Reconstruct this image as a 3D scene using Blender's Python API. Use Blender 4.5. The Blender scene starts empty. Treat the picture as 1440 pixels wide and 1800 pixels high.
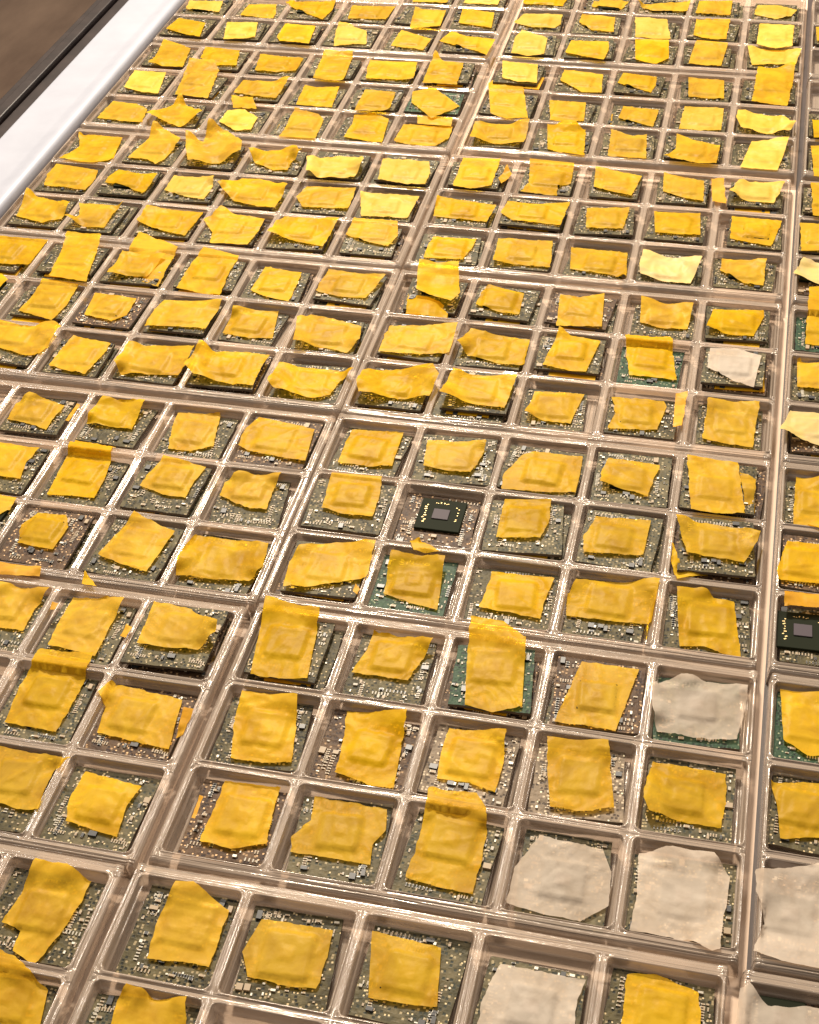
import bpy, math, random
import numpy as np
from mathutils import Vector, Matrix, noise, geometry
random.seed(7)
U = 0.045                       # one tray cell is 45 mm across
SC = bpy.context.scene
COL = SC.collection

# ------------------------------------------------------------------ camera, light, exposure
PW, PH = 1440, 1800
F = 2579.557
ROT = (0.8558, 0.0373, 0.2252)
CAM = np.array([4.3771, -14.9907, 10.4914])
cam = bpy.data.cameras.new('camera'); co = bpy.data.objects.new('camera', cam); COL.objects.link(co)
cam.sensor_fit = 'HORIZONTAL'; cam.sensor_width = 36; cam.lens = 36 * F / PW
cam.clip_start = 0.01; cam.clip_end = 100
co.rotation_euler = ROT; co.location = Vector(CAM * U)
SC.camera = co
world = bpy.data.worlds.new('World'); SC.world = world; world.use_nodes = True
wn = world.node_tree.nodes; wl = world.node_tree.links
bg = wn['Background']; bg.inputs[1].default_value = 0.40
# room light: brighter upwards (ceiling), dim and warm near the horizon
tc = wn.new('ShaderNodeTexCoord'); sp = wn.new('ShaderNodeSeparateXYZ'); rp = wn.new('ShaderNodeValToRGB')
wl.new(tc.outputs['Generated'], sp.inputs[0]); wl.new(sp.outputs[2], rp.inputs[0]); wl.new(rp.outputs[0], bg.inputs[0])
rp.color_ramp.elements[0].position = 0.0; rp.color_ramp.elements[0].color = (.34, .24, .18, 1)
rp.color_ramp.elements[1].position = 0.75; rp.color_ramp.elements[1].color = (1.0, .86, .72, 1)

def area(name, loc, aim, sx, sy, power, col):
    l = bpy.data.lights.new(name, 'AREA'); l.shape = 'RECTANGLE'; l.size = sx * U; l.size_y = sy * U
    l.energy = power; l.color = col
    o = bpy.data.objects.new(name, l); COL.objects.link(o); o.location = Vector(loc) * U
    o.rotation_euler = (Vector(aim) - Vector(loc)).to_track_quat('-Z', 'Y').to_euler(); return o
area('ceiling_lamp_far', (-9, 34, 40), (0, -3, 0), 7, 3.5, 102, (1, .87, .70))
area('added_streak_light_left', (-22, 8, 22), (0, 0, 0), 1.2, 22, 10, (1, .92, .82))  # added long light, unseen: gives the ridges streak highlights from the left
area('added_streak_light_right', (20, 14, 24), (0, 0, 0), 1.2, 22, 9, (1, .90, .78))  # its added counterpart on the right, also only for ridge streaks
SC.view_settings.view_transform = 'Standard'; SC.view_settings.look = 'None'
SC.view_settings.exposure = 0.0; SC.view_settings.gamma = 1.0; SC.view_settings.use_curve_mapping = False
SC.render.engine = 'CYCLES'
SC.cycles.max_bounces = 12; SC.cycles.transparent_max_bounces = 24; SC.cycles.caustics_reflective = False; SC.cycles.caustics_refractive = False
SC.cycles.sample_clamp_indirect = 4

# ------------------------------------------------------------------ projection of measured outlines onto their real planes
def rotm(rx, ry, rz):
    cx, sx, cy, sy, cz, sz = math.cos(rx), math.sin(rx), math.cos(ry), math.sin(ry), math.cos(rz), math.sin(rz)
    return np.array([[cz, -sz, 0], [sz, cz, 0], [0, 0, 1]]) @ np.array([[cy, 0, sy], [0, 1, 0], [-sy, 0, cy]]) @ np.array([[1, 0, 0], [0, cx, -sx], [0, sx, cx]])
RM = rotm(*ROT)
def at(px, py, z):
    d = RM @ np.array([(px - PW / 2) / F, -(py - PH / 2) / F, -1.0])
    t = (z - CAM[2]) / d[2]
    p = CAM + d * t
    return np.array([p[0], p[1], z])

# ------------------------------------------------------------------ tray layout (in cells)
PY = 3.3015; RP = 1.03
DXL = [.006, .019, .023, .045, .035, -.025, -.103]; DXM = [.039, .039, -.002, -.008, -.01, .008, -.067]
BL = [.005, -.05, -.053, -.01, -.107, .04]; BM = [.096, .059, -.092, -.001, .023, .09]
DYL = [BL[0]] + [(BL[i] + BL[i + 1]) / 2 for i in range(5)] + [BL[5]]
DYM = [BM[0]] + [(BM[i] + BM[i + 1]) / 2 for i in range(5)] + [BM[5]]
DEPTH = 0.19
TB = -DEPTH - 0.012             # table top height
def tray_centre(bank, g):
    dx, dy = (DXL, DYL) if bank == 'L' else (DXM, DYM)
    return dx[g], -(g - 3) * PY + dy[g]
BANK = {'L': [-.533 - k for k in range(6)], 'M': [.61 + k for k in range(5)], 'R': [5.72 + k for k in range(2)]}
CELLS = {}
for g in range(7):
    for b, xs in BANK.items():
        dx, cy = tray_centre(b, g)
        for k, x in enumerate(xs):
            for r in range(3):
                CELLS[b, g * 3 + r, k] = (x + dx, cy + (1 - r) * RP)
HX, HY, RC = .458, .468, .055
def rsdf(x, y, cx, cy):
    qx, qy = abs(x - cx) - HX + RC, abs(y - cy) - HY + RC
    return math.hypot(max(qx, 0), max(qy, 0)) + min(max(qx, qy), 0) - RC
def nearest_cell(x, y):
    return min(CELLS, key=lambda c: (CELLS[c][0] - x) ** 2 + (CELLS[c][1] - y) ** 2)
def over_ridge(x, y):
    c = CELLS[nearest_cell(x, y)]
    return rsdf(x, y, c[0], c[1]) > -.015

# ------------------------------------------------------------------ materials
def new_mat(name):
    m = bpy.data.materials.new(name); m.use_nodes = True
    nt = m.node_tree; nt.nodes.clear(); return m, nt.nodes, nt.links
def ramp(n, stops, interp='LINEAR'):
    r = n.new('ShaderNodeValToRGB'); r.color_ramp.interpolation = interp
    e = r.color_ramp.elements
    while len(e) < len(stops): e.new(.5)
    for k, (p, c) in enumerate(stops): e[k].position = p; e[k].color = (*c, 1)
    return r
def coords(n, l, scale=1.0, kind='Object', jitter=True):
    t = n.new('ShaderNodeTexCoord'); m = n.new('ShaderNodeMapping'); m.inputs['Scale'].default_value = (scale / U,) * 3
    l.new(t.outputs[kind], m.inputs[0])
    if jitter:
        oi = n.new('ShaderNodeObjectInfo'); mu = n.new('ShaderNodeMath'); mu.operation = 'MULTIPLY'; mu.inputs[1].default_value = 37
        l.new(oi.outputs['Random'], mu.inputs[0]); l.new(mu.outputs[0], m.inputs['Location'])
    return m.outputs[0]
def noise_tex(n, l, vec, scale, detail=3, rough=.55):
    t = n.new('ShaderNodeTexNoise'); t.inputs['Scale'].default_value = scale; t.inputs['Detail'].default_value = detail
    t.inputs['Roughness'].default_value = rough; l.new(vec, t.inputs['Vector']); return t
def plain(name, col, rough=.5, metal=0, spec=.5):
    m, n, l = new_mat(name); p = n.new('ShaderNodeBsdfPrincipled'); o = n.new('ShaderNodeOutputMaterial')
    p.inputs['Base Color'].default_value = (*col, 1); p.inputs['Roughness'].default_value = rough; p.inputs['Metallic'].default_value = metal
    p.inputs['Specular IOR Level'].default_value = spec
    l.new(p.outputs[0], o.inputs[0]); return m

def tape_mat(name, c1, c2, see=.10, rough=.42):
    m, n, l = new_mat(name); v = coords(n, l)
    a = noise_tex(n, l, v, 2.6, 4, .6); a.inputs['Distortion'].default_value = .5
    r = ramp(n, [(.30, c1), (.62, c2)]); l.new(a.outputs[0], r.inputs[0])
    oi = n.new('ShaderNodeObjectInfo'); hs = n.new('ShaderNodeHueSaturation')
    mr = n.new('ShaderNodeMapRange'); mr.inputs[3].default_value = .86; mr.inputs[4].default_value = 1.12
    l.new(oi.outputs['Random'], mr.inputs[0]); l.new(mr.outputs[0], hs.inputs['Value']); fq = n.new('ShaderNodeMath'); fq.operation = 'MULTIPLY'; fq.inputs[1].default_value = 17; fr2 = n.new('ShaderNodeMath'); fr2.operation = 'FRACT'; l.new(oi.outputs['Random'], fq.inputs[0]); l.new(fq.outputs[0], fr2.inputs[0]); ms = n.new('ShaderNodeMapRange'); ms.inputs[3].default_value = .955; ms.inputs[4].default_value = 1.0; l.new(fr2.outputs[0], ms.inputs[0]); l.new(ms.outputs[0], hs.inputs['Saturation']); l.new(r.outputs[0], hs.inputs['Color'])
    p = n.new('ShaderNodeBsdfPrincipled'); l.new(hs.outputs[0], p.inputs['Base Color'])
    p.inputs['Roughness'].default_value = rough; p.inputs['Specular IOR Level'].default_value = .12
    f = noise_tex(n, l, v, 38, 3); w = noise_tex(n, l, v, 4, 2, .5); w.inputs['Distortion'].default_value = .6
    b1 = n.new('ShaderNodeBump'); b1.inputs['Strength'].default_value = .12; b1.inputs['Distance'].default_value = .012 * U
    b2 = n.new('ShaderNodeBump'); b2.inputs['Strength'].default_value = .2; b2.inputs['Distance'].default_value = .04 * U
    l.new(f.outputs[0], b1.inputs['Height']); l.new(w.outputs[0], b2.inputs['Height']); l.new(b1.outputs[0], b2.inputs['Normal'])
    rg = n.new('ShaderNodeTexNoise'); rg.noise_type = 'RIDGED_MULTIFRACTAL'; rg.inputs['Scale'].default_value = 1.7; rg.inputs['Detail'].default_value = 1.2; l.new(v, rg.inputs['Vector'])
    b3 = n.new('ShaderNodeBump'); b3.inputs['Strength'].default_value = .6; b3.inputs['Distance'].default_value = .03 * U
    l.new(rg.outputs[0], b3.inputs['Height']); l.new(b2.outputs[0], b3.inputs['Normal']); l.new(b3.outputs[0], p.inputs['Normal'])
    t = n.new('ShaderNodeBsdfTranslucent'); l.new(hs.outputs[0], t.inputs[0])
    mx = n.new('ShaderNodeMixShader'); mx.inputs[0].default_value = .22; l.new(p.outputs[0], mx.inputs[1]); l.new(t.outputs[0], mx.inputs[2])
    tr = n.new('ShaderNodeBsdfTransparent'); tr.inputs[0].default_value = (*[min(1, x * 1.15) for x in c2], 1)
    m2 = n.new('ShaderNodeMixShader'); m2.inputs[0].default_value = see; l.new(mx.outputs[0], m2.inputs[1]); l.new(tr.outputs[0], m2.inputs[2])
    o = n.new('ShaderNodeOutputMaterial'); l.new(m2.outputs[0], o.inputs[0]); return m
TAPE = {'y': tape_mat('yellow_tape', (.68, .36, .003), (.97, .585, .010), .34, .42),
        'p': tape_mat('pale_tape', (.80, .48, .035), (.97, .66, .11), .24),
        'o': tape_mat('orange_tape', (.70, .32, .01), (.84, .45, .03), .12),
        'm': tape_mat('cream_tape', (.80, .60, .30), (.88, .66, .22), .08),
        'w': tape_mat('masking_tape', (.64, .52, .40), (.85, .73, .60), .38, .55)}

def board_mat(name, base, mid, speck, dark):
    m, n, l = new_mat(name); v = coords(n, l)
    a = noise_tex(n, l, v, 7, 4, .6); r = ramp(n, [(.38, base), (.62, mid)]); l.new(a.outputs[0], r.inputs[0])
    vo = n.new('ShaderNodeTexVoronoi'); vo.inputs['Scale'].default_value = 30; vo.distance = 'CHEBYCHEV'; vo.inputs['Randomness'].default_value = .85; l.new(v, vo.inputs['Vector'])
    g = n.new('ShaderNodeSeparateColor'); l.new(vo.outputs['Color'], g.inputs[0])
    def lay(prev, chan, thr, size, col):
        c1 = n.new('ShaderNodeMath'); c1.operation = 'GREATER_THAN'; c1.inputs[1].default_value = thr; l.new(g.outputs[chan], c1.inputs[0])
        c2 = n.new('ShaderNodeMath'); c2.operation = 'LESS_THAN'; c2.inputs[1].default_value = size; l.new(vo.outputs['Distance'], c2.inputs[0])
        c3 = n.new('ShaderNodeMath'); c3.operation = 'MULTIPLY'; l.new(c1.outputs[0], c3.inputs[0]); l.new(c2.outputs[0], c3.inputs[1])
        mx = n.new('ShaderNodeMix'); mx.data_type = 'RGBA'; l.new(c3.outputs[0], mx.inputs[0]); l.new(prev, mx.inputs[6]); mx.inputs[7].default_value = (*col, 1)
        return mx.outputs[2]
    c = lay(r.outputs[0], 0, .50, .30, speck); c = lay(c, 1, .62, .36, dark); c = lay(c, 2, .88, .22, tuple(min(1, x * 1.9) for x in speck))
    p = n.new('ShaderNodeBsdfPrincipled'); l.new(c, p.inputs['Base Color']); p.inputs['Roughness'].default_value = .5; p.inputs['Specular IOR Level'].default_value = .15
    bp = n.new('ShaderNodeBump'); bp.inputs['Strength'].default_value = .25; bp.inputs['Distance'].default_value = .02 * U
    l.new(vo.outputs['Distance'], bp.inputs['Height']); l.new(bp.outputs[0], p.inputs['Normal'])
    o = n.new('ShaderNodeOutputMaterial'); l.new(p.outputs[0], o.inputs[0]); return m
BOARD = {'g': board_mat('green_board', (.042, .034, .014), (.11, .09, .04), (.32, .25, .14), (.010, .011, .006)),
         'G': board_mat('bright_green_board', (.014, .045, .022), (.035, .075, .038), (.18, .20, .12), (.01, .02, .015)),
         'r': board_mat('brown_board', (.05, .026, .014), (.12, .07, .036), (.40, .26, .14), (.025, .012, .010)),
         's': board_mat('olive_board', (.055, .050, .026), (.14, .115, .06), (.38, .31, .18), (.03, .035, .025)),
         't': board_mat('tan_board', (.16, .12, .08), (.30, .23, .16), (.60, .50, .36), (.07, .05, .035))}
EDGE = plain('board_edge', (.075, .055, .035), .7)
PARTS = [plain('tan_component', (.34, .25, .15), .5), plain('black_component', (.02, .02, .022), .4), plain('solder', (.50, .47, .40), .5, .4),
         plain('white_component', (.42, .38, .30), .5)]
CHIP = plain('chip_substrate', (.014, .017, .009), .6, 0, .05)
DIE = plain('chip_die', (.085, .07, .08), .5, 0, .08)
GOLD = plain('gold_pads', (.55, .42, .2), .5, .6)

def plastic(name, stretch):
    m, n, l = new_mat(name); t0 = n.new('ShaderNodeTexCoord'); mp = n.new('ShaderNodeMapping'); mp.inputs['Scale'].default_value = tuple(q / U for q in stretch)
    l.new(t0.outputs['Object'], mp.inputs[0]); v = mp.outputs[0]; v2 = coords(n, l, 1, 'Object', False)
    a = noise_tex(n, l, v, 1.0, 1.5, .5); f = noise_tex(n, l, v2, 5, 3)
    b = n.new('ShaderNodeBump'); b.inputs['Strength'].default_value = .9; b.inputs['Distance'].default_value = .042 * U; l.new(a.outputs[0], b.inputs['Height'])
    b2 = n.new('ShaderNodeBump'); b2.inputs['Strength'].default_value = .3; b2.inputs['Distance'].default_value = .02 * U; l.new(f.outputs[0], b2.inputs['Height']); l.new(b.outputs[0], b2.inputs['Normal'])
    g = n.new('ShaderNodeBsdfGlossy'); g.inputs['Roughness'].default_value = .17; g.inputs['Color'].default_value = (1, .96, .93, 1); l.new(b2.outputs[0], g.inputs['Normal'])
    d = n.new('ShaderNodeBsdfDiffuse'); d.inputs[0].default_value = (.90, .72, .57, 1); l.new(b2.outputs[0], d.inputs['Normal'])
    t = n.new('ShaderNodeBsdfTransparent'); t.inputs[0].default_value = (.96, .93, .90, 1)
    fr = n.new('ShaderNodeFresnel'); fr.inputs[0].default_value = 1.5; l.new(b2.outputs[0], fr.inputs['Normal'])
    mm = n.new('ShaderNodeMath'); mm.operation = 'MULTIPLY_ADD'; mm.inputs[1].default_value = 1.0; mm.inputs[2].default_value = .02; mm.use_clamp = True; l.new(fr.outputs[0], mm.inputs[0])
    x1 = n.new('ShaderNodeMixShader'); x1.inputs[0].default_value = .33; l.new(t.outputs[0], x1.inputs[1]); l.new(d.outputs[0], x1.inputs[2])
    x2 = n.new('ShaderNodeMixShader'); l.new(mm.outputs[0], x2.inputs[0]); l.new(x1.outputs[0], x2.inputs[1]); l.new(g.outputs[0], x2.inputs[2])
    o = n.new('ShaderNodeOutputMaterial'); l.new(x2.outputs[0], o.inputs[0]); return m
PLASTIC = [plastic('clear_plastic_along', (34, .45, 6)), plastic('clear_plastic_across', (.45, 34, 6))]
def surface(name, c1, c2, scale, rough, stretch=(1, 1, 1)):
    m, n, l = new_mat(name); t = n.new('ShaderNodeTexCoord'); mp = n.new('ShaderNodeMapping'); mp.inputs['Scale'].default_value = tuple(s / U for s in stretch)
    l.new(t.outputs['Object'], mp.inputs[0]); a = noise_tex(n, l, mp.outputs[0], scale, 6, .6); r = ramp(n, [(.3, c1), (.7, c2)]); l.new(a.outputs[0], r.inputs[0])
    p = n.new('ShaderNodeBsdfPrincipled'); l.new(r.outputs[0], p.inputs['Base Color']); p.inputs['Roughness'].default_value = rough
    o = n.new('ShaderNodeOutputMaterial'); l.new(p.outputs[0], o.inputs[0]); return m

# ------------------------------------------------------------------ helpers
def mesh_obj(name, verts, faces, mats, parent=None, loc=(0, 0, 0), idx=None, smooth=False):
    me = bpy.data.meshes.new(name); me.from_pydata([tuple(np.array(v, float) * U) for v in verts], [], [tuple(f) for f in faces])
    for m in (mats if isinstance(mats, (list, tuple)) else [mats]): me.materials.append(m)
    if idx is not None: me.polygons.foreach_set('material_index', idx)
    if smooth: me.polygons.foreach_set('use_smooth', [True] * len(me.polygons))
    me.update(); o = bpy.data.objects.new(name, me); COL.objects.link(o); o.parent = parent; o.location = Vector(loc) * U; return o
def empty(name, loc, rz=0):
    o = bpy.data.objects.new(name, None); COL.objects.link(o); o.empty_display_size = .01; o.location = Vector(loc) * U; o.rotation_euler = (0, 0, rz); return o
def box(V, Fc, I, cx, cy, z0, sx, sy, h, mi=0, a=0.0):
    b = len(V); ca, sa = math.cos(a), math.sin(a)
    for z in (z0, z0 + h):
        for dx, dy in ((-1, -1), (1, -1), (1, 1), (-1, 1)):
            x, y = dx * sx / 2, dy * sy / 2
            V.append((cx + x * ca - y * sa, cy + x * sa + y * ca, z))
    Fc += [(b, b + 3, b + 2, b + 1), (b + 4, b + 5, b + 6, b + 7), (b, b + 1, b + 5, b + 4), (b + 1, b + 2, b + 6, b + 5), (b + 2, b + 3, b + 7, b + 6), (b + 3, b, b + 4, b + 7)]
    I += [mi] * 6
def tag(o, label, cat, group=None):
    o['label'] = label; o['category'] = cat
    if group: o['group'] = group
def bevel(o, w, seg=2):
    m = o.modifiers.new('bevel', 'BEVEL'); m.width = w * U; m.segments = seg; m.limit_method = 'ANGLE'
WORDS = 'zero first second third fourth fifth sixth seventh eighth ninth tenth eleventh twelfth thirteenth fourteenth fifteenth sixteenth seventeenth eighteenth nineteenth twentieth twenty-first'.split()

# ------------------------------------------------------------------ table, its white frame, floor
V, Fc, I = [], [], []
box(V, Fc, I, 3.0, 0, TB - .5, 18.0, 30, .5)
table = empty('table', (0, 0, 0)); tag(table, 'table with pinkish brown top, raised white border and dark outer rail under the trays', 'table')
mesh_obj('table_top', V, Fc, surface('table_surface', (.66, .48, .35), (.82, .63, .48), .8, .5, (1, .25, 1)), table)
# white border: cross-section swept along y
prof = [(-7.12, -1.2), (-7.12, -.05), (-7.10, -.015), (-7.06, .0), (-6.45, .0), (-6.38, .012), (-6.28, .055), (-6.18, .075), (-6.10, .06), (-6.07, .02), (-6.065, -.06), (-6.065, -1.2)]
V = [(x, y, z) for y in np.linspace(-15, 15, 7) for x, z in prof]; n_ = len(prof)
Fc = [(j * n_ + i, j * n_ + i + 1, (j + 1) * n_ + i + 1, (j + 1) * n_ + i) for j in range(6) for i in range(n_ - 1)]
wb = mesh_obj('white_border', V, Fc, surface('white_laminate', (.36, .375, .435), (.42, .435, .50), 1.2, .38), table, smooth=True)
V, Fc, I = [], [], []
box(V, Fc, I, -7.30, 0, -1.5, .34, 30, 1.34); box(V, Fc, I, -7.60, 0, -1.5, .20, 30, 1.42); box(V, Fc, I, -7.88, 0, -1.5, .34, 30, 1.2)
r_ = mesh_obj('outer_rail', V, Fc, surface('dark_rail', (.012, .008, .008), (.035, .024, .022), 2, .35), table); bevel(r_, .02)
V, Fc, I = [], [], []
box(V, Fc, I, -10, 0, -16.4, 120, 120, .4)
fl = mesh_obj('floor', V, Fc, surface('floor_boards', (.10, .062, .042), (.25, .17, .12), .22, .5, (1, .35, 1))); fl['kind'] = 'structure'
V, Fc, I = [], [], []
box(V, Fc, I, 5.19 + 2.0, 0, TB + .001, 4.0, 29.4, .004)
mat_ = mesh_obj('dark_mat', V, Fc, surface('dark_mat', (.03, .02, .02), (.07, .045, .04), 2, .5)); tag(mat_, 'dark flat mat lying beneath the right edge trays', 'mat')

# ------------------------------------------------------------------ clear trays
def tray(bank, g):
    dx, cy = tray_centre(bank, g); xs = [x + dx for x in BANK[bank]]; xs.sort()
    ys = [cy + (r - 1) * RP for r in range(3)]
    x0, x1 = xs[0] - .5 - (.05 if bank == 'M' else .01), xs[-1] + .5 + (.06 if bank == 'L' else .01); y0, y1 = ys[0] - RP / 2 - .085, ys[2] + RP / 2 + .085
    off = [-.07, -.056, -.046, -.038, -.030, -.022, -.015, -.008, -.001, .006, .016, .028, .040]
    def axis(cs, h, a, b):
        s = {round(a, 4), round(a + .006, 4), round(a + .014, 4), round(a + .024, 4), round(b, 4), round(b - .006, 4), round(b - .014, 4), round(b - .024, 4)}
        for c in cs:
            for o in off: s.add(round(c - h - o, 4)); s.add(round(c + h + o, 4))
            for t in (-.55, -.2, .2, .55): s.add(round(c + t * h, 4))
        return sorted(v for v in s if a <= v <= b)
    X = axis(xs, HX, x0, x1); Y = axis(ys, HY, y0, y1)
    def hgt(x, y):
        cx = min(xs, key=lambda c: abs(c - x)); cyy = min(ys, key=lambda c: abs(c - y))
        d = rsdf(x, y, cx, cyy)
        ta = min(1, max(0, (d + .046) / .024)); tb = min(1, max(0, (d + .018) / .022))
        t = .55 * ta * ta * (3 - 2 * ta) + .45 * tb * tb * (3 - 2 * tb)
        z = -DEPTH * (1 - t)
        if d > .0: z -= .016 * min(1, max(0, (d - .012) / .02))          # shallow groove along each ridge
        ef = min(x - x0, x1 - x)
        if .024 < ef < .1 and d > .05: z += .012 * math.sin((ef - .024) / .076 * math.pi)
        e = min(x - x0, x1 - x, y - y0, y1 - y)
        if e < .024: z -= .19 * (1 - e / .024) ** 1.5
        if d < -.06: z += .008 * noise.noise(Vector((x * 4, y * 4, g)))
        return z + .005 * noise.noise(Vector((x * 1.7, y * 1.7, 3 + g)))
    cx0, cy0 = (x0 + x1) / 2, (y0 + y1) / 2
    V = [(x - cx0, y - cy0, hgt(x, y)) for y in Y for x in X]; w = len(X)
    Fc = [(j * w + i, j * w + i + 1, (j + 1) * w + i + 1, (j + 1) * w + i) for j in range(len(Y) - 1) for i in range(w - 1)]
    I = []
    for f in Fc:
        x = (V[f[0]][0] + V[f[2]][0]) / 2 + cx0; y = (V[f[0]][1] + V[f[2]][1]) / 2 + cy0
        cx = min(xs, key=lambda c: abs(c - x)); cyy = min(ys, key=lambda c: abs(c - y))
        I.append(0 if abs(x - cx) - HX > abs(y - cyy) - HY else 1)
    o = mesh_obj('clear_tray', V, Fc, PLASTIC, None, (cx0, cy0, 0), I, smooth=True)
    nm = {'L': 'wide clear tray left of the broad ridge', 'M': 'clear tray just right of the broad ridge', 'R': 'clear tray cut off at the right edge'}[bank]
    tag(o, '%s, %s tray row from the top' % (nm, WORDS[g + 1]), 'plastic tray', 'clear plastic component trays laid edge to edge')
NCOL = {}
for g in range(7):
    for b in 'LMR': tray(b, g)

# ------------------------------------------------------------------ board templates
def outline(w, h, rnd):
    """slightly irregular saw-cut rectangle, unit -0.5..0.5 scaled"""
    P = []
    cs = [(-.5, -.5), (.5, -.5), (.5, .5), (-.5, .5)]
    cs = [(x * w + rnd.uniform(-.025, .025), y * h + rnd.uniform(-.025, .025)) for x, y in cs]
    for i in range(4):
        a, b = cs[i], cs[(i + 1) % 4]; n = 7
        for k in range(n):
            t = k / n; j = 0 if k == 0 else rnd.uniform(-.006, .006)
            dx, dy = b[0] - a[0], b[1] - a[1]; L = math.hypot(dx, dy)
            P.append((a[0] + dx * t - dy / L * j, a[1] + dy * t + dx / L * j))
    return P
BT = .034
def board_mesh(kind, seed, w, h, chip=True):
    rnd = random.Random(seed)
    V, Fc, I = [], [], []
    P = outline(w, h, rnd); n = len(P)
    V += [(x, y, 0) for x, y in P] + [(x, y, BT) for x, y in P]
    Fc += [tuple(reversed(range(n))), tuple(range(n, 2 * n))]; I += [0, 0]
    for i in range(n): Fc.append((i, (i + 1) % n, n + (i + 1) % n, n + i)); I.append(1)
    hx, hy = w / 2 - .03, h / 2 - .03
    for k in range(16):                                              # ordered rows of small parts
        hz = rnd.random() < .5; n0 = rnd.randint(4, 9); pitch = rnd.choice([.024, .03, .036]); x, y = rnd.uniform(-hx, hx), rnd.uniform(-hy, hy)
        if rnd.random() < .6:
            if rnd.random() < .5: x = rnd.choice([-1, 1]) * rnd.uniform(.25, hx - .01)
            else: y = rnd.choice([-1, 1]) * rnd.uniform(.25, hy - .01)
        mi = rnd.choice([2, 2, 2, 3, 5])
        for q in range(n0):
            X_, Y_ = (x + q * pitch, y) if hz else (x, y + q * pitch)
            if abs(X_) > hx - .01 or abs(Y_) > hy - .01 or (abs(X_) < .22 and abs(Y_) < .22): continue
            box(V, Fc, I, X_, Y_, BT - .001, *((.012, .026) if hz else (.026, .012)), .011, mi)
            for sg in (-1, 1): box(V, Fc, I, X_ + (0 if hz else sg * .013), Y_ + (sg * .013 if hz else 0), BT - .001, *((.0125, .006) if hz else (.006, .0125)), .010, 4)
    for k in range(60):
        x, y = rnd.uniform(-hx, hx), rnd.uniform(-hy, hy)
        if abs(x) < .225 and abs(y) < .225: continue
        t = rnd.random()
        if t < .62: s = (rnd.uniform(.016, .03), rnd.uniform(.010, .018), .010, rnd.choice([2, 2, 2, 5, 4]))
        elif t < .9: s = (rnd.uniform(.026, .045), rnd.uniform(.018, .028), .018, rnd.choice([2, 2, 3, 5, 4]))
        else: s = (rnd.uniform(.05, .08), rnd.uniform(.035, .06), .022, rnd.choice([3, 3, 2]))
        a = rnd.choice([0, math.pi / 2]) + rnd.uniform(-.03, .03)
        x = min(max(x, -hx + .02), hx - .02); y = min(max(y, -hy + .02), hy - .02)
        box(V, Fc, I, x, y, BT - .001, s[0], s[1], s[2], s[3], a)
        if s[0] > .025 and s[3] in (2, 3) and t < .9:                # solder ends
            for sg in (-1, 1):
                box(V, Fc, I, x + sg * s[0] * .52 * math.cos(a), y + sg * s[0] * .52 * math.sin(a), BT - .001, .007, s[1] * 1.02, s[2] * .8, 4, a)
    return V, Fc, I, [BOARD[kind], EDGE, *PARTS]
BM_CACHE = {}
def board_part(kind, variant, w, h, parent, loc=(0, 0, 0), rz=0):
    w, h = round(w / .04) * .04, round(h / .04) * .04; key = (kind, variant, w, h)
    if key not in BM_CACHE:
        V, Fc, I, M = board_mesh(kind, hash((variant, int(w * 100), int(h * 100))) & 0xffff, w, h)
        o = mesh_obj('circuit_board', V, Fc, M, parent, loc, I); BM_CACHE[key] = o.data
    else:
        o = bpy.data.objects.new('circuit_board', BM_CACHE[key]); COL.objects.link(o); o.parent = parent; o.location = Vector(loc) * U
    o.rotation_euler = (0, 0, rz); return o
def chip_part(parent, loc, rz, size=.36, bare=False):
    V, Fc, I = [], [], []
    V2 = []
    box(V, Fc, I, 0, 0, 0, size, size, .035, 0)
    o = mesh_obj('chip', V, Fc, CHIP, parent, loc, None); o.rotation_euler = (0, 0, rz)
    bevel(o, .006, 2)
    V, Fc, I = [], [], []
    box(V, Fc, I, 0, 0, .035, size * .36, size * .33, .012)
    d = mesh_obj('die', V, Fc, DIE, o); bevel(d, .003, 1)
    if bare:
        V, Fc, I = [], [], []; rnd = random.Random(5)
        for k in range(9): box(V, Fc, I, -size * .36 + rnd.uniform(-.012, .02), size * (-.28 + .07 * k) , .0352, rnd.uniform(.012, .03), .014, .003, 0, rnd.uniform(0, .6))
        for k in range(7): box(V, Fc, I, size * .33 + rnd.uniform(-.02, .02), rnd.uniform(-.14, .14), .0352, .014, .011, .004)
        for k in range(8): box(V, Fc, I, rnd.uniform(-.1, .12), size * .38 + rnd.uniform(-.015, .01), .0352, .012, .009, .004)
        mesh_obj('gold_pads', V, Fc, GOLD, o)
    return o

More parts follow.
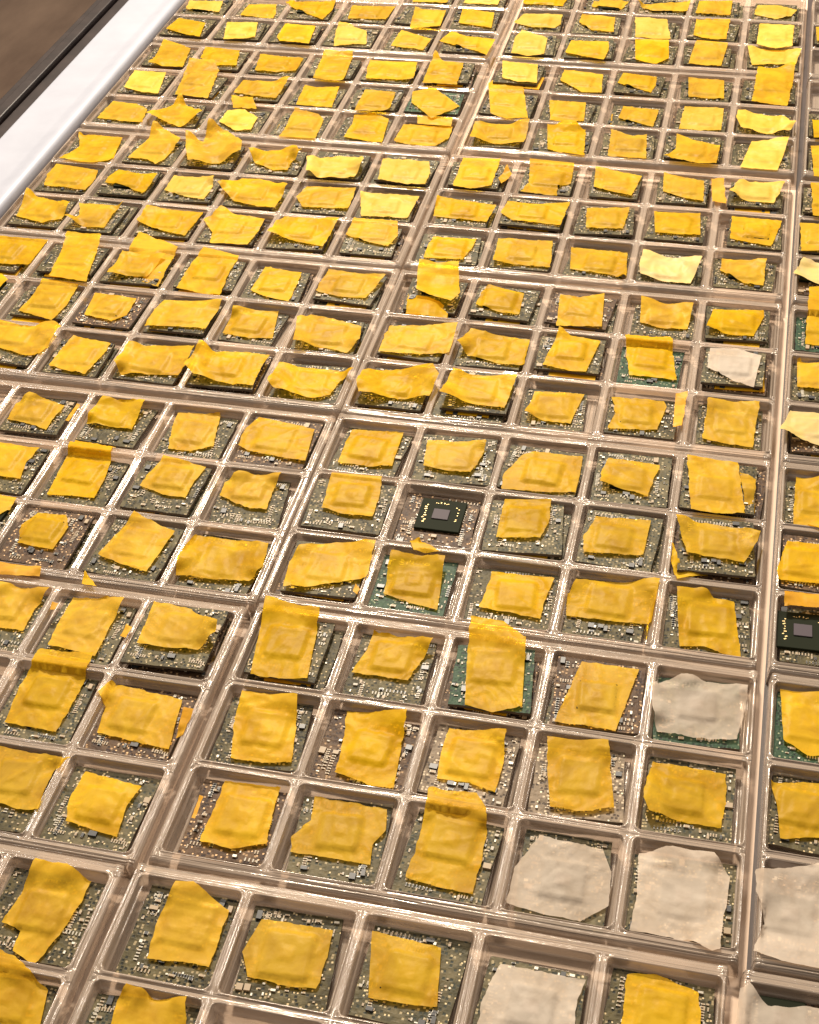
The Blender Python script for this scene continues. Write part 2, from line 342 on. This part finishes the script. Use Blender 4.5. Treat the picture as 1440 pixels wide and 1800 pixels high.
# ------------------------------------------------------------------ tape sheets
def inpoly(x, y, P):
    c = False; j = len(P) - 1
    for i in range(len(P)):
        if (P[i][1] > y) != (P[j][1] > y) and x < (P[j][0] - P[i][0]) * (y - P[i][1]) / (P[j][1] - P[i][1]) + P[i][0]: c = not c
        j = i
    return c
def tape_sheet(name, pts, z0, chipc, rz, parent, origin, mat, seed, btop=None, sag=.026, step=.027, brd=None):
    """pts: (px, py, lift); z0: height of the tape where it lies on the chip"""
    rnd = random.Random(seed); C = []
    for px, py, lf in pts:
        z = z0 + lf; p = at(px, py, z)
        if lf >= 0 and z < .014 and over_ridge(p[0], p[1]): z = .014; p = at(px, py, z)
        C.append(p)
    C = np.array(C)
    # boundary: subdivided, torn
    B = []
    n = len(C)
    for i in range(n):
        a, b = C[i], C[(i + 1) % n]; L = np.hypot(*(b - a)[:2]); k = max(1, int(L / step))
        torn = rnd.random() < .6; amp = .007 if torn else .002
        nrm = np.array([-(b - a)[1], (b - a)[0]]) / max(L, 1e-6)
        for q in range(k):
            t = q / k; p = a + (b - a) * t
            j = (noise.noise(Vector((t * L * 9 + i * 7, seed * 1.3, 0))) * 2.2 + rnd.uniform(-.5, .5)) * amp if q else rnd.uniform(-.3, .3) * amp
            B.append((p[0] + nrm[0] * j, p[1] + nrm[1] * j))
    if (np.roll(C[:, 0], -1) * C[:, 1] - C[:, 0] * np.roll(C[:, 1], -1)).sum() > 0: B.reverse()
    lo = C.min(0); hi = C.max(0); inner = []
    y = lo[1] + step / 2; row = 0
    while y < hi[1]:
        x = lo[0] + (row % 2) * step / 2
        while x < hi[0]:
            jx, jy = x + rnd.uniform(-.2, .2) * step, y + rnd.uniform(-.2, .2) * step
            if inpoly(jx, jy, B) and min((bx - jx) ** 2 + (by - jy) ** 2 for bx, by in B) > (step * .45) ** 2: inner.append((jx, jy))
            x += step
        y += step * .87; row += 1
    allp = [Vector(p) for p in B + inner]; m = len(B)
    res = geometry.delaunay_2d_cdt(allp, [(i, (i + 1) % m) for i in range(m)], [list(range(m))], 1, 1e-7)
    P2, FF = res[0], res[2]
    ca, sa = math.cos(-rz), math.sin(-rz); V = []
    hs = rnd.uniform(.15, .19); em = rnd.choice([.5, .8, 1.0, 1.15]); dh = rnd.uniform(.05, .085); sag *= .35 + .65 * em
    for p in P2:
        x, y = p[0], p[1]
        ws, zs = 0, 0
        for c in C:
            w = 1 / ((c[0] - x) ** 2 + (c[1] - y) ** 2 + 1e-4) ** 1.3; ws += w; zs += w * c[2]
        w = 2.2 / ((chipc[0] - x) ** 2 + (chipc[1] - y) ** 2 + 1e-3) ** 1.3; ws += w; zs += w * z0
        z = zs / ws; lift = max(0, z - z0)
        dx, dy = x - chipc[0], y - chipc[1]; ux, uy = dx * ca - dy * sa, dx * sa + dy * ca
        d = math.hypot(max(abs(ux) - hs, 0), max(abs(uy) - hs, 0))
        k = min(1, d / .045); k = k * k * (3 - 2 * k)
        z -= sag * k * max(0, 1 - lift / .05)
        dd = max(abs(ux), abs(uy))
        z += .008 * em * min(1, max(0, (dh - dd) / .02 + .5))
        # wrinkles: sharp-ish creases, stronger off the chip
        v = Vector((x * 5.2, y * 5.2, seed * 2.7)); cr = 1 - abs(noise.noise(v)) * 2.4
        th = seed * 1.7; su, sv = x * math.cos(th) + y * math.sin(th), -x * math.sin(th) + y * math.cos(th)
        c2 = 1 - abs(noise.noise(Vector((su * 1.3, sv * 6.5, seed * .9)))) * 3.5
        z += (.003 + .007 * k) * max(0, cr) ** 5 + .008 * max(0, c2) ** 3 + .006 * k * noise.noise(Vector((x * 2.1, y * 2.1, seed)))
        if btop is not None: z = max(z, btop + .0235)
        c = CELLS[nearest_cell(x, y)]; sd = rsdf(x, y, c[0], c[1])
        if sd > -.055: z = max(z, -DEPTH * (1 - min(1, (sd + .055) / .05)) + .012)
        V.append((x - origin[0], y - origin[1], z - origin[2]))
    o = mesh_obj(name, V, FF, mat, parent, (0, 0, 0), smooth=True)
    return o

# ------------------------------------------------------------------ measured outlines of every piece of tape: tile origin | x,y[,lift] ... | tape | board | boards in the stack
TILES = {'0': (0, 0, 1), '1': (0, 0, 2.88), '2': (470, 0, 2.88), '3': (940, 0, 2.88), '4': (0, 400, 2.88), '5': (470, 400, 2.88), '6': (940, 400, 2.88),
         '7': (0, 850, 2.88), '8': (470, 850, 2.88), '9': (940, 850, 2.88), '10': (0, 1300, 2.88), '11': (470, 1300, 2.88), '12': (940, 1300, 2.88)}
DATA = """1|960,0 1130,0 1110,55 1050,50 940,40|p
1|1260,15 1400,15 1395,65 1380,90 1270,75 1215,70|y
1|905,85 1040,110 1010,180 925,165 840,140|y
1|1150,105 1305,105 1290,180 1210,190 1130,190 1140,150|p
1|830,195 965,240 925,335 840,330 750,315,.06 790,270|y
1|1040,235 1215,250 1195,325 1090,325 1015,290|y
1|680,350 840,360 800,465 715,460 625,435|p
1|960,290,.04 1085,300,.04 1110,350 1050,490 970,480 885,470 945,340|y
0|458,92 490,96 534,99 520,122 482,124 448,121|y
0|427,139 470,141 510,134,.08 484,170 445,166 410,160|y
1|570,505 690,520 745,545 720,615 620,605 490,590|y
1|915,475,.12 950,530 1025,560,.08 915,635 740,570,.08 860,530|y
1|1150,555 1230,545 1305,590 1270,650 1190,655 1110,610|p
F1|1170,480,.02 1280,490,.02 1300,550 1180,545|y
1|400,665,.05 430,680 620,690 575,800 475,820 300,800,.04 400,735|y
1|780,610,.14 850,660,.04 915,700,.05 830,800 785,825 750,800 645,790 745,700|y
1|940,660,.15 1030,710 1060,600,.2 1150,660,.05 1225,710,.1 1220,760,.1 1100,820 950,810,.08 940,740,.1|y
0|436,260,.12 480,262 520,255,.12 531,262,.15 515,280 505,296 480,297 450,285|y
1|285,820 495,855 480,900 430,955 330,940 220,930 240,870|y
1|600,850 800,880,.05 720,970 640,940 530,915 550,885|y
1|880,880 1085,890,.05 1075,940 1030,1000 930,985 830,955|p
0|382,319,.1 427,311 475,316 506,324,.06 495,345 483,362 450,360 410,350 395,335,.04|y
1|135,950,.12 200,990 355,1020,.08 310,1100 210,1120 80,1085|y
1|400,1020 630,1020,.08 590,1055 525,1145 430,1140 325,1090,.1 400,1080|y
1|745,1035,.04 1030,1070 990,1120 930,1185 780,1150 690,1110|y
1|1120,1040,.05 1200,1080 1340,1100 1310,1160 1250,1230 1060,1220 1075,1170 1030,1110|y
2|90,0 345,0 330,40 280,90 170,50 115,25|y
2|90,115 245,125 210,215 60,200 50,180|y
2|430,20 650,25 600,90 405,85|y
2|750,25 790,40 905,45 875,125 720,135|y
2|990,35 1150,60 1135,135 970,110|y
2|365,100 505,150 500,215 440,215 335,225 345,150|p
2|680,145 830,190 790,245 700,235 625,225 650,185|y
2|930,150 1010,175 1155,190 1110,270 1060,250 870,200|y
2|1290,145 1420,185 1400,265 1320,275 1235,260 1255,180|p
0|904,38 921,22 989,23 986,40 975,47 935,46|p
2|290,250,.04 435,255,.04 430,290 385,400 340,405 230,390 270,300|y
2|520,300 760,310 740,390 700,400 500,390 505,340|y
2|850,250,.06 890,300 995,310 960,420 880,415 785,410 825,310|y
2|1190,300 1370,320 1365,410 1270,405 1190,385|p
2|190,420 250,435 365,430 325,535 240,530 145,520|y
2|495,445 650,460 620,540 590,555 440,550|y
2|845,435 975,530 930,550 830,590 730,510 735,455|y|G
2|1140,400 1295,430 1320,590 1210,600 1130,565 1120,420|y
2|140,540 260,570 285,600 240,700 60,690 100,620|y
2|440,575 540,570 615,595 580,720 490,705 385,685 430,620|y
2|690,620 940,635 920,690 850,730 730,730 640,705|y
F2|760,585,.02 940,595,.02 930,640 760,625|y
2|1050,615,.04 1200,620 1330,600,.1 1300,715,.03 1170,720 1025,690,.06|y
2|200,790,.1 300,790 460,790 490,800,.12 440,890 380,895 270,895 195,860,.1|p
2|585,795 820,810 825,870 800,925 710,925 560,900|p
2|990,790 1180,795 1135,930 1030,945 940,930|y
S2|1215,830,.08 1240,880,.04 1185,930,.02 1170,900,.02|o
2|200,935 450,945 410,1050 300,1045 180,1040 145,990|y
2|470,965 770,985 710,1095 600,1090 475,1085|p
2|860,985 1160,1030 1110,1115 1050,1110 840,1085|y
0|893,350 940,356 1003,352 985,393 940,388 900,383 880,370|y
2|85,1090 365,1100,.04 280,1240 190,1225 0,1170,.08 40,1120|y
2|440,1095 660,1110 660,1190,.03 610,1240 500,1215 395,1180|y
3|300,0 480,0 440,40 290,25|y
3|520,0,.1 790,0 775,50 600,50 550,35|y
3|835,0 1005,0 990,70 900,65 815,60|y
3|1130,20 1230,20 1330,45 1300,75 1220,90 1110,65|p
3|240,65 410,80 400,155 290,145 225,105|y
3|510,80 670,90 690,195 600,195 510,180|p
3|820,90 990,95 970,190 890,190 805,170|y
3|1140,115 1315,120 1305,225 1220,240 1125,215|p
3|185,200 375,205 375,250 350,295 250,280 155,260|y
3|510,195 680,200 680,290 610,320 510,295|y
3|820,200 980,215 945,325 870,325 780,315 800,250|y
3|1080,230,.05 1200,245 1355,245,.05 1320,320 1100,320|p
3|150,345 345,370 340,460 240,460 130,400|y
3|450,360 620,380 615,420 590,460 420,410|y
3|780,385 960,400 960,490 870,490 780,480|y
3|1130,335,.03 1200,340 1320,315,.06 1310,400 1280,530 1180,520 1100,505|y
3|75,500 260,510 250,605 80,605|y
3|450,530 630,550 600,635 425,590|y
3|760,530 960,540 945,650 840,655 730,650|p
3|1030,555,.06 1150,570 1270,590,.1 1325,615,.15 1290,660,.05 1180,670 1050,645,.05 1020,590,.08|p
3|65,620 195,610,.1 260,650 250,785 150,770 65,745|y
3|390,645 500,680 570,670 565,800 470,795 370,780|y
3|720,670 830,710 940,730 920,820 820,820 710,795 655,785,.05 715,745|y
3|1100,710 1290,690,.06 1230,860 1150,855 1040,845|p
0|932,278 1010,286 1004,320 980,325 979,342 915,334 930,318|y
3|310,840 545,885 490,985 400,965 300,940|y
3|655,870 860,910 855,1010 760,995 650,960|y
3|1030,910,.06 1120,910 1270,920,.05 1210,1020 1080,1010 985,965,.08|p
3|265,1045 480,1045 450,1150 350,1150 260,1145|y
3|605,1065 840,1075 840,1185 730,1180 610,1170|y
3|1000,1085 1255,1110 1230,1170 1200,1235 1100,1220 990,1200|y
3|1345,1120 1560,1135 1560,1260 1350,1260|y
3|1400,915 1550,925 1550,1095 1410,1080|y
3|1400,730 1540,735 1540,900 1415,890|y
3|1405,600 1530,610 1530,690 1415,690|y
3|1425,130 1560,140 1560,210 1430,200|y
S3|895,905,.04 960,900,.04 970,1030,.02 900,1020,.02|o
4|-90,30 0,40 245,60 150,180 0,175 -110,165|y
4|340,15,.03 510,30,.03 490,110 435,265 360,255 245,235 310,110|y
4|620,115,.03 840,130,.05 740,240 540,225,.05|y|g|2
F4|705,20,-.02 905,115,-.06 800,300,-.06 650,260,-.06 640,150,-.06|y
4|1030,95 1210,140 1170,200 1110,335 1020,325 890,295 950,200|y
0|466,466 531,477 520,500 507,527 465,518 440,507 455,485|y
4|215,255 395,285 330,390 260,460 90,410 150,350|y|g|2
4|480,320 690,350 640,435 560,465 425,430|y|r|2
4|830,360 1125,360,.04 1100,420 1040,505 900,495 730,490 780,410|y|g|3
4|1180,395 1410,415 1380,550 1250,550 1125,525 1160,460|y|g|1
4|-80,440 0,465 100,490 280,475,.1 310,500,.12 200,635 130,640 0,600 -60,580|y|g|2
4|370,540 560,580 500,660 430,735 330,715 245,690 310,610|y|g|2
4|650,575,.05 750,590 985,600,.05 900,740 780,735 610,735 575,670,.1|y|g|2
4|1010,570,.14 1100,620 1365,635 1320,700 1280,790 1150,780 980,740,.05 930,690,.1|y|g|3
4|0,225 40,260 0,300 -120,360 -140,280|y
4|150,830 325,890 230,1015 150,985 30,960 80,880|y|g|1
4|520,850 735,870 665,1015 560,1000 435,985 450,930|y|g|1
4|900,930 1115,940 1080,1100 960,1125 850,1110 870,1000|y|g|1
0|455,731 500,740 553,752 537,808 490,801 435,790 418,780 430,755|y|r|2
4|0,1080 200,1110 130,1180 100,1265 0,1250 -130,1200 -130,1060|y|g|2
0|132,771 203,783 185,835 165,873 125,868 82,866 100,830|y|g|1
0|287,799 362,818 340,845 325,872 290,867 245,850 265,825|y|g|2
0|420,827 495,830 480,860 468,893 430,888 386,868 395,845|y|g|1
5|840,40 1060,50 1040,90 990,155 790,145 810,90|y
0|876,416 972,421 968,467 930,464 866,456,.03 872,435|y|g|2
5|770,160,.12 970,170,.12 975,330,.07 930,370,.07 755,310,.07 760,230,.07|y|g|2
F5|715,330,-.06 920,405,-.06 910,465,-.06 700,450,-.06|y
5|310,200 600,235,.04 495,350 360,340 245,310|y|s|2
5|1120,280 1300,325 1275,430 1190,425 1055,380 1080,330|y|g|2
5|150,450,.05 220,430 475,490 470,560,.05 400,625 300,600 130,570,.1|y|g|2
5|620,490 965,480,.05 920,630 780,635 560,620 590,550|y|g|2
5|1030,510,.04 1330,560 1300,690 1170,680 1020,640 960,575,.1|y|g|2
5|60,680,.05 200,705 360,720 440,710,.1 370,770 320,840 240,860 30,810,.05 0,770,.1|y|g|2
5|480,720,.05 600,710 840,690,.14 870,740,.12 820,850,.04 680,860 460,830,.08 450,770,.12|y|g|2
5|940,710,.05 1050,740 1265,745,.05 1200,905 1080,890 870,830,.1|y|g|3
5|430,1015 690,1030 630,1200 500,1200 355,1180 390,1100|y|g|1
5|810,1070 1110,1075,.04 1090,1150 1030,1235 900,1225 790,1200|y|g|2
0|940,790 1025,800 1020,830 1012,862 965,862 882,856 885,830 920,795|y|g|2
0|583,830 672,837 668,865 655,905 610,902 565,890 575,855|y|g|2
0|940,685 1028,690 1015,715 1003,742 960,738 922,722,.05 935,700|y|g|1
6|185,90 470,120 465,245 400,235 180,200|y|g|1
6|550,110,.08 850,145,.1 790,275 660,265 535,230,.03 530,180,.05|m|g|2
6|950,150 1175,155 1160,285 1060,275 940,210|y|g|1
6|130,330 230,345 355,325 340,495 110,490|y|r|2
6|540,345 805,380 775,505 640,500 535,470|y|g|1
6|905,405 1160,410 1165,440 1110,540 1000,535 870,495,.04|y|g|2
6|125,500,.04 190,540 335,565 260,720 170,715 40,685 100,570|y|g|2
6|455,545 690,545 720,765 600,750 480,740|y|G|1
6|890,600 1030,605 1150,640 1110,800 1010,770 875,700|w|s|3
6|1360,150,.08 1510,180 1510,300 1310,230,.08|m|r|1
6|1390,300,.05 1520,290,.05 1520,600 1370,580|y|G|1
6|1330,670 1510,680 1510,820 1330,800|y|g|1
6|390,850 655,870 670,900 620,1015 500,1015 370,1005 410,930|y|g|1
S6|715,840,.03 775,830,.05 745,1005,.03 700,1010,.0|o
6|880,860 1140,880 1105,1105 990,1090 850,1060|y|g|1
6|1295,920 1520,940 1520,1110 1240,1020,.1|m|r|2
0|1208,798,.02 1298,812,.02 1310,900 1260,900 1215,892|y|g|3
F0|1300,830,-.05 1330,840,-.05 1325,885,-.05 1309,890,-.05|y
0|1070,803 1160,815 1140,870 1115,862 1055,845,.05 1058,825|y|s|2
0|1400,835 1475,838 1475,940 1395,920|y|g|1
7|0,55 85,70 50,130 0,155 -120,120 -100,40|y|g|2
7|190,140 330,150 345,210 265,325 170,310 85,290 105,200|y|r|2
7|680,140,.04 885,235 740,440 600,400 495,350 620,220|y|g|2
7|990,255 1360,300,.05 1330,420,.04 1260,490 1080,480 890,460 900,370|y|g|1
S7|-60,380,.02 0,395,.02 210,420,.03 200,470 0,460 -60,440|o
7|0,495 250,525,.05 180,620 115,735 0,720 -140,690 -120,470|y|s|1
7|370,570 630,575 560,710 480,870 240,810 300,690|y|s|1
7|200,835,.06 475,855,.06 400,1050 280,1250 140,1220 20,1200 100,1010|y|s|1
S7|430,440,.05 490,520,.02 415,510|y
7|780,590 970,630 1100,690,.14 1090,750,.08 1000,835 840,825 690,800 740,690|y|g|3
0|200,1200 320,1227 296,1315 235,1300 170,1285 185,1240 172,1215,.04|y|r|1
S7|930,1130,.03 980,1140,.03 930,1280,-.04 890,1290,-.04|o
0|467,1047,.06 562,1068,.06 555,1120 540,1190 490,1190 440,1182 455,1110|y|g|2
0|425,1212,.03 523,1220,.03 520,1280 512,1337 460,1338 405,1330 412,1260|y|g|1
8|160,310,.04 350,290 550,285,.06 500,470 380,490 250,510 80,520,.05 110,390|y|g|2
8|630,335 900,365 860,630 740,600 585,545|y|G|1
F8|720,290,.03 770,275,.08 880,345,.0 740,335,.0|y
0|888,875 970,877 965,915 950,943 910,943 872,942 880,905|y|s|2
0|865,1002 975,1014 960,1050 950,1086 900,1075 842,1065 855,1035|y|g|1
8|540,745 840,780 790,880 710,990 580,970 425,950 500,840|y|g|1
8|1030,670,.07 1200,700,.07 1310,780,.06 1290,1120 1140,1150 1000,1110 1010,900|y|G|2
0|610,1248 716,1248 705,1315 692,1382 650,1378 588,1355 600,1310|y|r|1
0|790,1277 890,1282 885,1340 870,1390 820,1372 768,1365 775,1320|y|t|1
9|310,160 590,180 550,355 400,350 250,340 245,270|y|s|2
9|715,155,.1 870,190 1145,240,.06 1130,290,.05 1060,395 900,365 770,345,.03|y|g|3
F9|700,300,-.08 740,440,-.12 900,465,-.12 720,500,-.12 690,400,-.1|y
9|210,480,.03 400,490 635,480,.08 590,705 400,690 160,660 165,560|y|g|1
9|720,520 860,525 920,575 1010,590 1045,870 940,850 860,815 735,815|y|g|1
9|1280,285 1530,310 1530,510 1235,480 1230,420|y|r|2
9|240,890 530,930 480,1060 410,1245 270,1220 100,1195 170,1040|y|r|2
9|640,1000 770,960 900,1000 1080,1020,.04 1070,1120 1025,1290 880,1290 620,1250 595,1120,.06 595,1010,.06|w|G|1
0|1372,1210 1475,1217 1475,1330 1420,1325 1378,1298|y|G|1
10|-130,0 0,25 310,85,.04 360,90,.1 270,150 190,350 100,345 0,315 -150,290|y|g|2
10|430,155 715,230 640,330 590,485 470,450 330,405 350,290|y|s|1
10|180,600,.03 340,630,.1 460,710 400,830 300,980 170,1135 60,1060 100,960 5,915 90,790|y|g|1
10|-80,1030 0,1060,.04 100,1120,.04 240,1260 190,1480 0,1480 -130,1440|y|g|1
0|395,1370 493,1382 478,1430 468,1480 405,1490 350,1475 375,1420|y|r|1
10|890,715 980,720 1160,860 1055,1145 940,1120 740,1100 800,900|y|g|1
0|460,1612 585,1632 575,1680 555,1735 500,1730 435,1715 425,1670|y|g|1
10|640,1235 720,1260 780,1310 945,1300 930,1560 540,1520 590,1320|y|s|1
11|240,280 605,345 600,450 530,530 520,625 310,590 115,560 120,480 220,400|y|s|1
11|820,240,.06 1060,270,.06 1110,350,.03 1110,480 1040,775 870,740 700,690 770,480|y|s|1
11|530,960 880,1050 870,1200 860,1350 690,1330 510,1300|y|s|1
0|950,1465 1060,1490 1075,1530 1070,1590 1020,1617 960,1605 890,1585 905,1520|w|s|1
0|880,1692 1030,1720 1015,1760 1005,1830 830,1830 850,1750|w|s|1
0|962,1293,.04 1070,1300,.04 1075,1360 1080,1418 1020,1424 967,1416 962,1350|y|t|1
12|600,105 970,165 970,290 945,440 760,410 580,360,.05 550,290,.07 555,240,.06|y|s|1
12|1195,210 1520,210 1520,490 1245,490 1230,330|y|g|1
12|530,570 700,540 910,570 990,690 970,850 940,1060 900,1070 700,1000 480,960 520,750|w|s|1
12|1120,660,.06 1500,620 1560,1180 1250,1120 1110,1070 1165,930 1120,760|w|r|1
12|470,1180 620,1180 830,1270 850,1500 650,1560 430,1520|y|g|1
12|1040,1260,.06 1090,1230 1180,1350 1540,1360 1540,1560 1000,1560|w|r|1
0|925,-12 1000,-10 990,8 920,4|y
0|825,-18 885,-16 875,6 815,3|p
0|735,-22 800,-20 785,2 725,0|y
S9|1265,545,.03 1530,555,.03 1530,630 1265,620|o
S8|448,505,.02 470,540 455,562 433,545|o
S7|265,600,.02 297,610 280,642 253,640|o
S7|640,710,.03 672,730 640,782 608,772|o
S4|390,890,.02 407,900 348,980 330,975|o
S10|1010,280,.02 1032,290 988,400 968,395|o
X0|775,903|r
X0|1412,1107|g"""
TAPENAME = {'y': 'yellow', 'p': 'pale yellow', 'o': 'orange', 'm': 'cream', 'w': 'off-white'}
BOARDNAME = {'g': 'green', 'G': 'bright green', 'r': 'brown', 's': 'olive', 't': 'tan'}
CARD = 'zero one two three four five six seven eight nine ten eleven twelve thirteen fourteen fifteen sixteen seventeen eighteen nineteen twenty twenty-one'.split()
BANKSHORT = {'L': ' left of broad ridge', 'M': ' right of broad ridge', 'R': ''}
BANKNAME = {'L': 'left of broad ridge', 'M': 'right of broad ridge', 'R': 'at right edge'}
BOARDS = {}
used = {}; last = None; seed = 0
for line in DATA.strip().splitlines():
    f = line.split('|'); kind = 'T'
    t = f[0]
    if t[0] in 'FSX': kind, t = t[0], t[1:]
    ox, oy, s = TILES[t]
    pts = []
    for q in f[1].split():
        a = [float(v) for v in q.split(',')]; pts.append((ox + a[0] / s, oy + a[1] / s, a[2] if len(a) > 2 else 0.0))
    seed += 1; rnd = random.Random(seed * 13)
    opt = f[2:] + [''] * 3
    if kind == 'F':
        z0, cc, rz, root, org = last
        zz = min(p[2] for p in pts)
        fc = np.mean([at(p[0], p[1], z0 + p[2])[:2] for p in pts], axis=0)
        tape_sheet('tape_flap', pts, z0, (fc[0], fc[1]), rz, root, org, TAPE[opt[0]], seed, sag=0.0); continue
    if kind == 'S':
        C = np.array([at(p[0], p[1], .02 + p[2]) for p in pts]); c = C.mean(0); org = (c[0], c[1], 0)
        o = empty('tape_scrap', org)
        tape_sheet('tape', pts, .02, (c[0], c[1]), 0, o, org, TAPE[opt[0]], seed, sag=0)
        cell = nearest_cell(c[0], c[1])
        tag(o, 'small %s tape scrap beside row %s from top, %s column %s' % (TAPENAME[opt[0]], CARD[cell[1] + 1], WORDS[cell[2] + 1], BANKNAME[cell[0]]), 'tape scrap', 'loose scraps of tape on the ridges')
        continue
    bare = kind == 'X'
    if bare: opt = [None, f[2], '1']
    bk = opt[1] or rnd.choice('gggggs'); ns = int(opt[2] or rnd.choice([1, 1, 2, 2]))
    wq = .45; oy0 = pts[0][1]
    if oy0 < 700 and not bare and not opt[2]: ns = rnd.choice([2, 2, 2, 3])
    if oy0 < 700: wq = .8
    btop = -DEPTH + .012 + .068 * ns + BT - .03; z0 = btop + .050
    C = np.array([at(p[0], p[1], z0 + max(0, p[2])) for p in pts]); cc = (C.min(0) + C.max(0)) / 2 * .5 + C.mean(0) * .5
    core = C.mean(0)
    cell = nearest_cell(core[0], core[1]); cx, cy = CELLS[cell]
    if cell in used: print('DUPLICATE', cell, used[cell], line[:50])
    used[cell] = line[:40]
    rz = rnd.uniform(-.07, .07)
    w = rnd.uniform(.77, .88); h = rnd.uniform(.77, .88)
    if cell in BOARDS: bx, by, w, h, rz = BOARDS[cell]; bx += cx; by += cy
    else:
        if oy0 < 700: w *= .94; h *= .90
        bx = cx + (cc[0] - cx) * wq; by = cy + (cc[1] - cy) * wq
        mx, my = max(0, HX - .03 - w / 2), max(0, HY - .03 - h / 2)
        bx = min(max(bx, cx - mx), cx + mx); by = min(max(by, cy - my), cy + my)
    org = (bx, by, btop - BT)
    root = empty('exposed_chip_board' if bare else 'taped_chip_board', org)
    board_part(bk, rnd.randrange(3), w, h, root, (0, 0, 0), rz)
    # keep the chip on its board
    kx = min(max(cc[0] - bx, -w / 2 + .19), w / 2 - .19); ky = min(max(cc[1] - by, -h / 2 + .19), h / 2 - .19)
    chip_part(root, (kx, ky, BT), rz, .50 if bare else .36, bare)
    place = 'row %s from top, %s column' % (CARD[cell[1] + 1], WORDS[cell[2] + 1]) + BANKSHORT[cell[0]] if cell[0] != 'R' else 'row %s from top, at the right edge' % CARD[cell[1] + 1]
    if bare:
        tag(root, '%s board with bare dark chip, %s' % (BOARDNAME[bk], place), 'circuit board', 'cut circuit boards lying in the tray cells')
    else:
        tape_sheet('tape', pts, z0, (bx + kx, by + ky), rz, root, org, TAPE[opt[0]], seed, btop=btop)
        wd, ht = np.ptp(C[:, 0]), np.ptp(C[:, 1]); nl = [p for p in pts if p[2] >= .08]; mxp = np.mean([p[0] for p in pts])
        shape = ('curled' if len(nl) < 3 else 'lifted') if nl else 'wide' if wd > 1.35 * ht else 'tall' if ht > 1.15 * wd else 'square'
        look = shape + ' ' + (TAPENAME[opt[0]].split()[0]) + ' tape'
        tag(root, '%s, %s board, %s' % (look, BOARDNAME[bk].split()[-1], place), 'circuit board', 'cut circuit boards lying in the tray cells')
    last = (z0, cc, rz, root, org)
    # boards lower in the stack
    if ns > 1 and (oy + 400 > 300):
        for k in range(ns - 1):
            zz = btop - BT - .068 * (k + 1)
            o2 = (cx + rnd.uniform(-.02, .02), cy + rnd.uniform(-.035, .0), zz); r2 = empty('circuit_board_below', o2)
            board_part(rnd.choice('gsr'), rnd.randrange(3), min(w + .04, .84), min(h + .05, .86), r2, (0, 0, 0), rnd.uniform(-.05, .05))
            V, Fc, I = [], [], []; tw = rnd.uniform(.4, .62); box(V, Fc, I, rnd.uniform(-.06, .06), -.12, BT + .006, tw, .45, .012, 0, rnd.uniform(-.08, .08))
            mesh_obj('tape', V, Fc, TAPE['y'], r2)
            tag(r2, '%s hidden board, %s' % ('second' if k == 0 else 'bottom', place), 'stacked board', 'boards lying under other boards')
miss = [c for c in CELLS if c not in used and c[0] != 'R']
print('USED', len(used)); 
for c in miss:
    x, y = CELLS[c]; q = (np.array([x, y, -.05]) - CAM) @ RM; u, v = PW / 2 + F * q[0] / -q[2], PH / 2 - F * q[1] / -q[2]
    if -30 < u < PW + 30 and -30 < v < PH + 30: print('EMPTY', c, int(u), int(v))
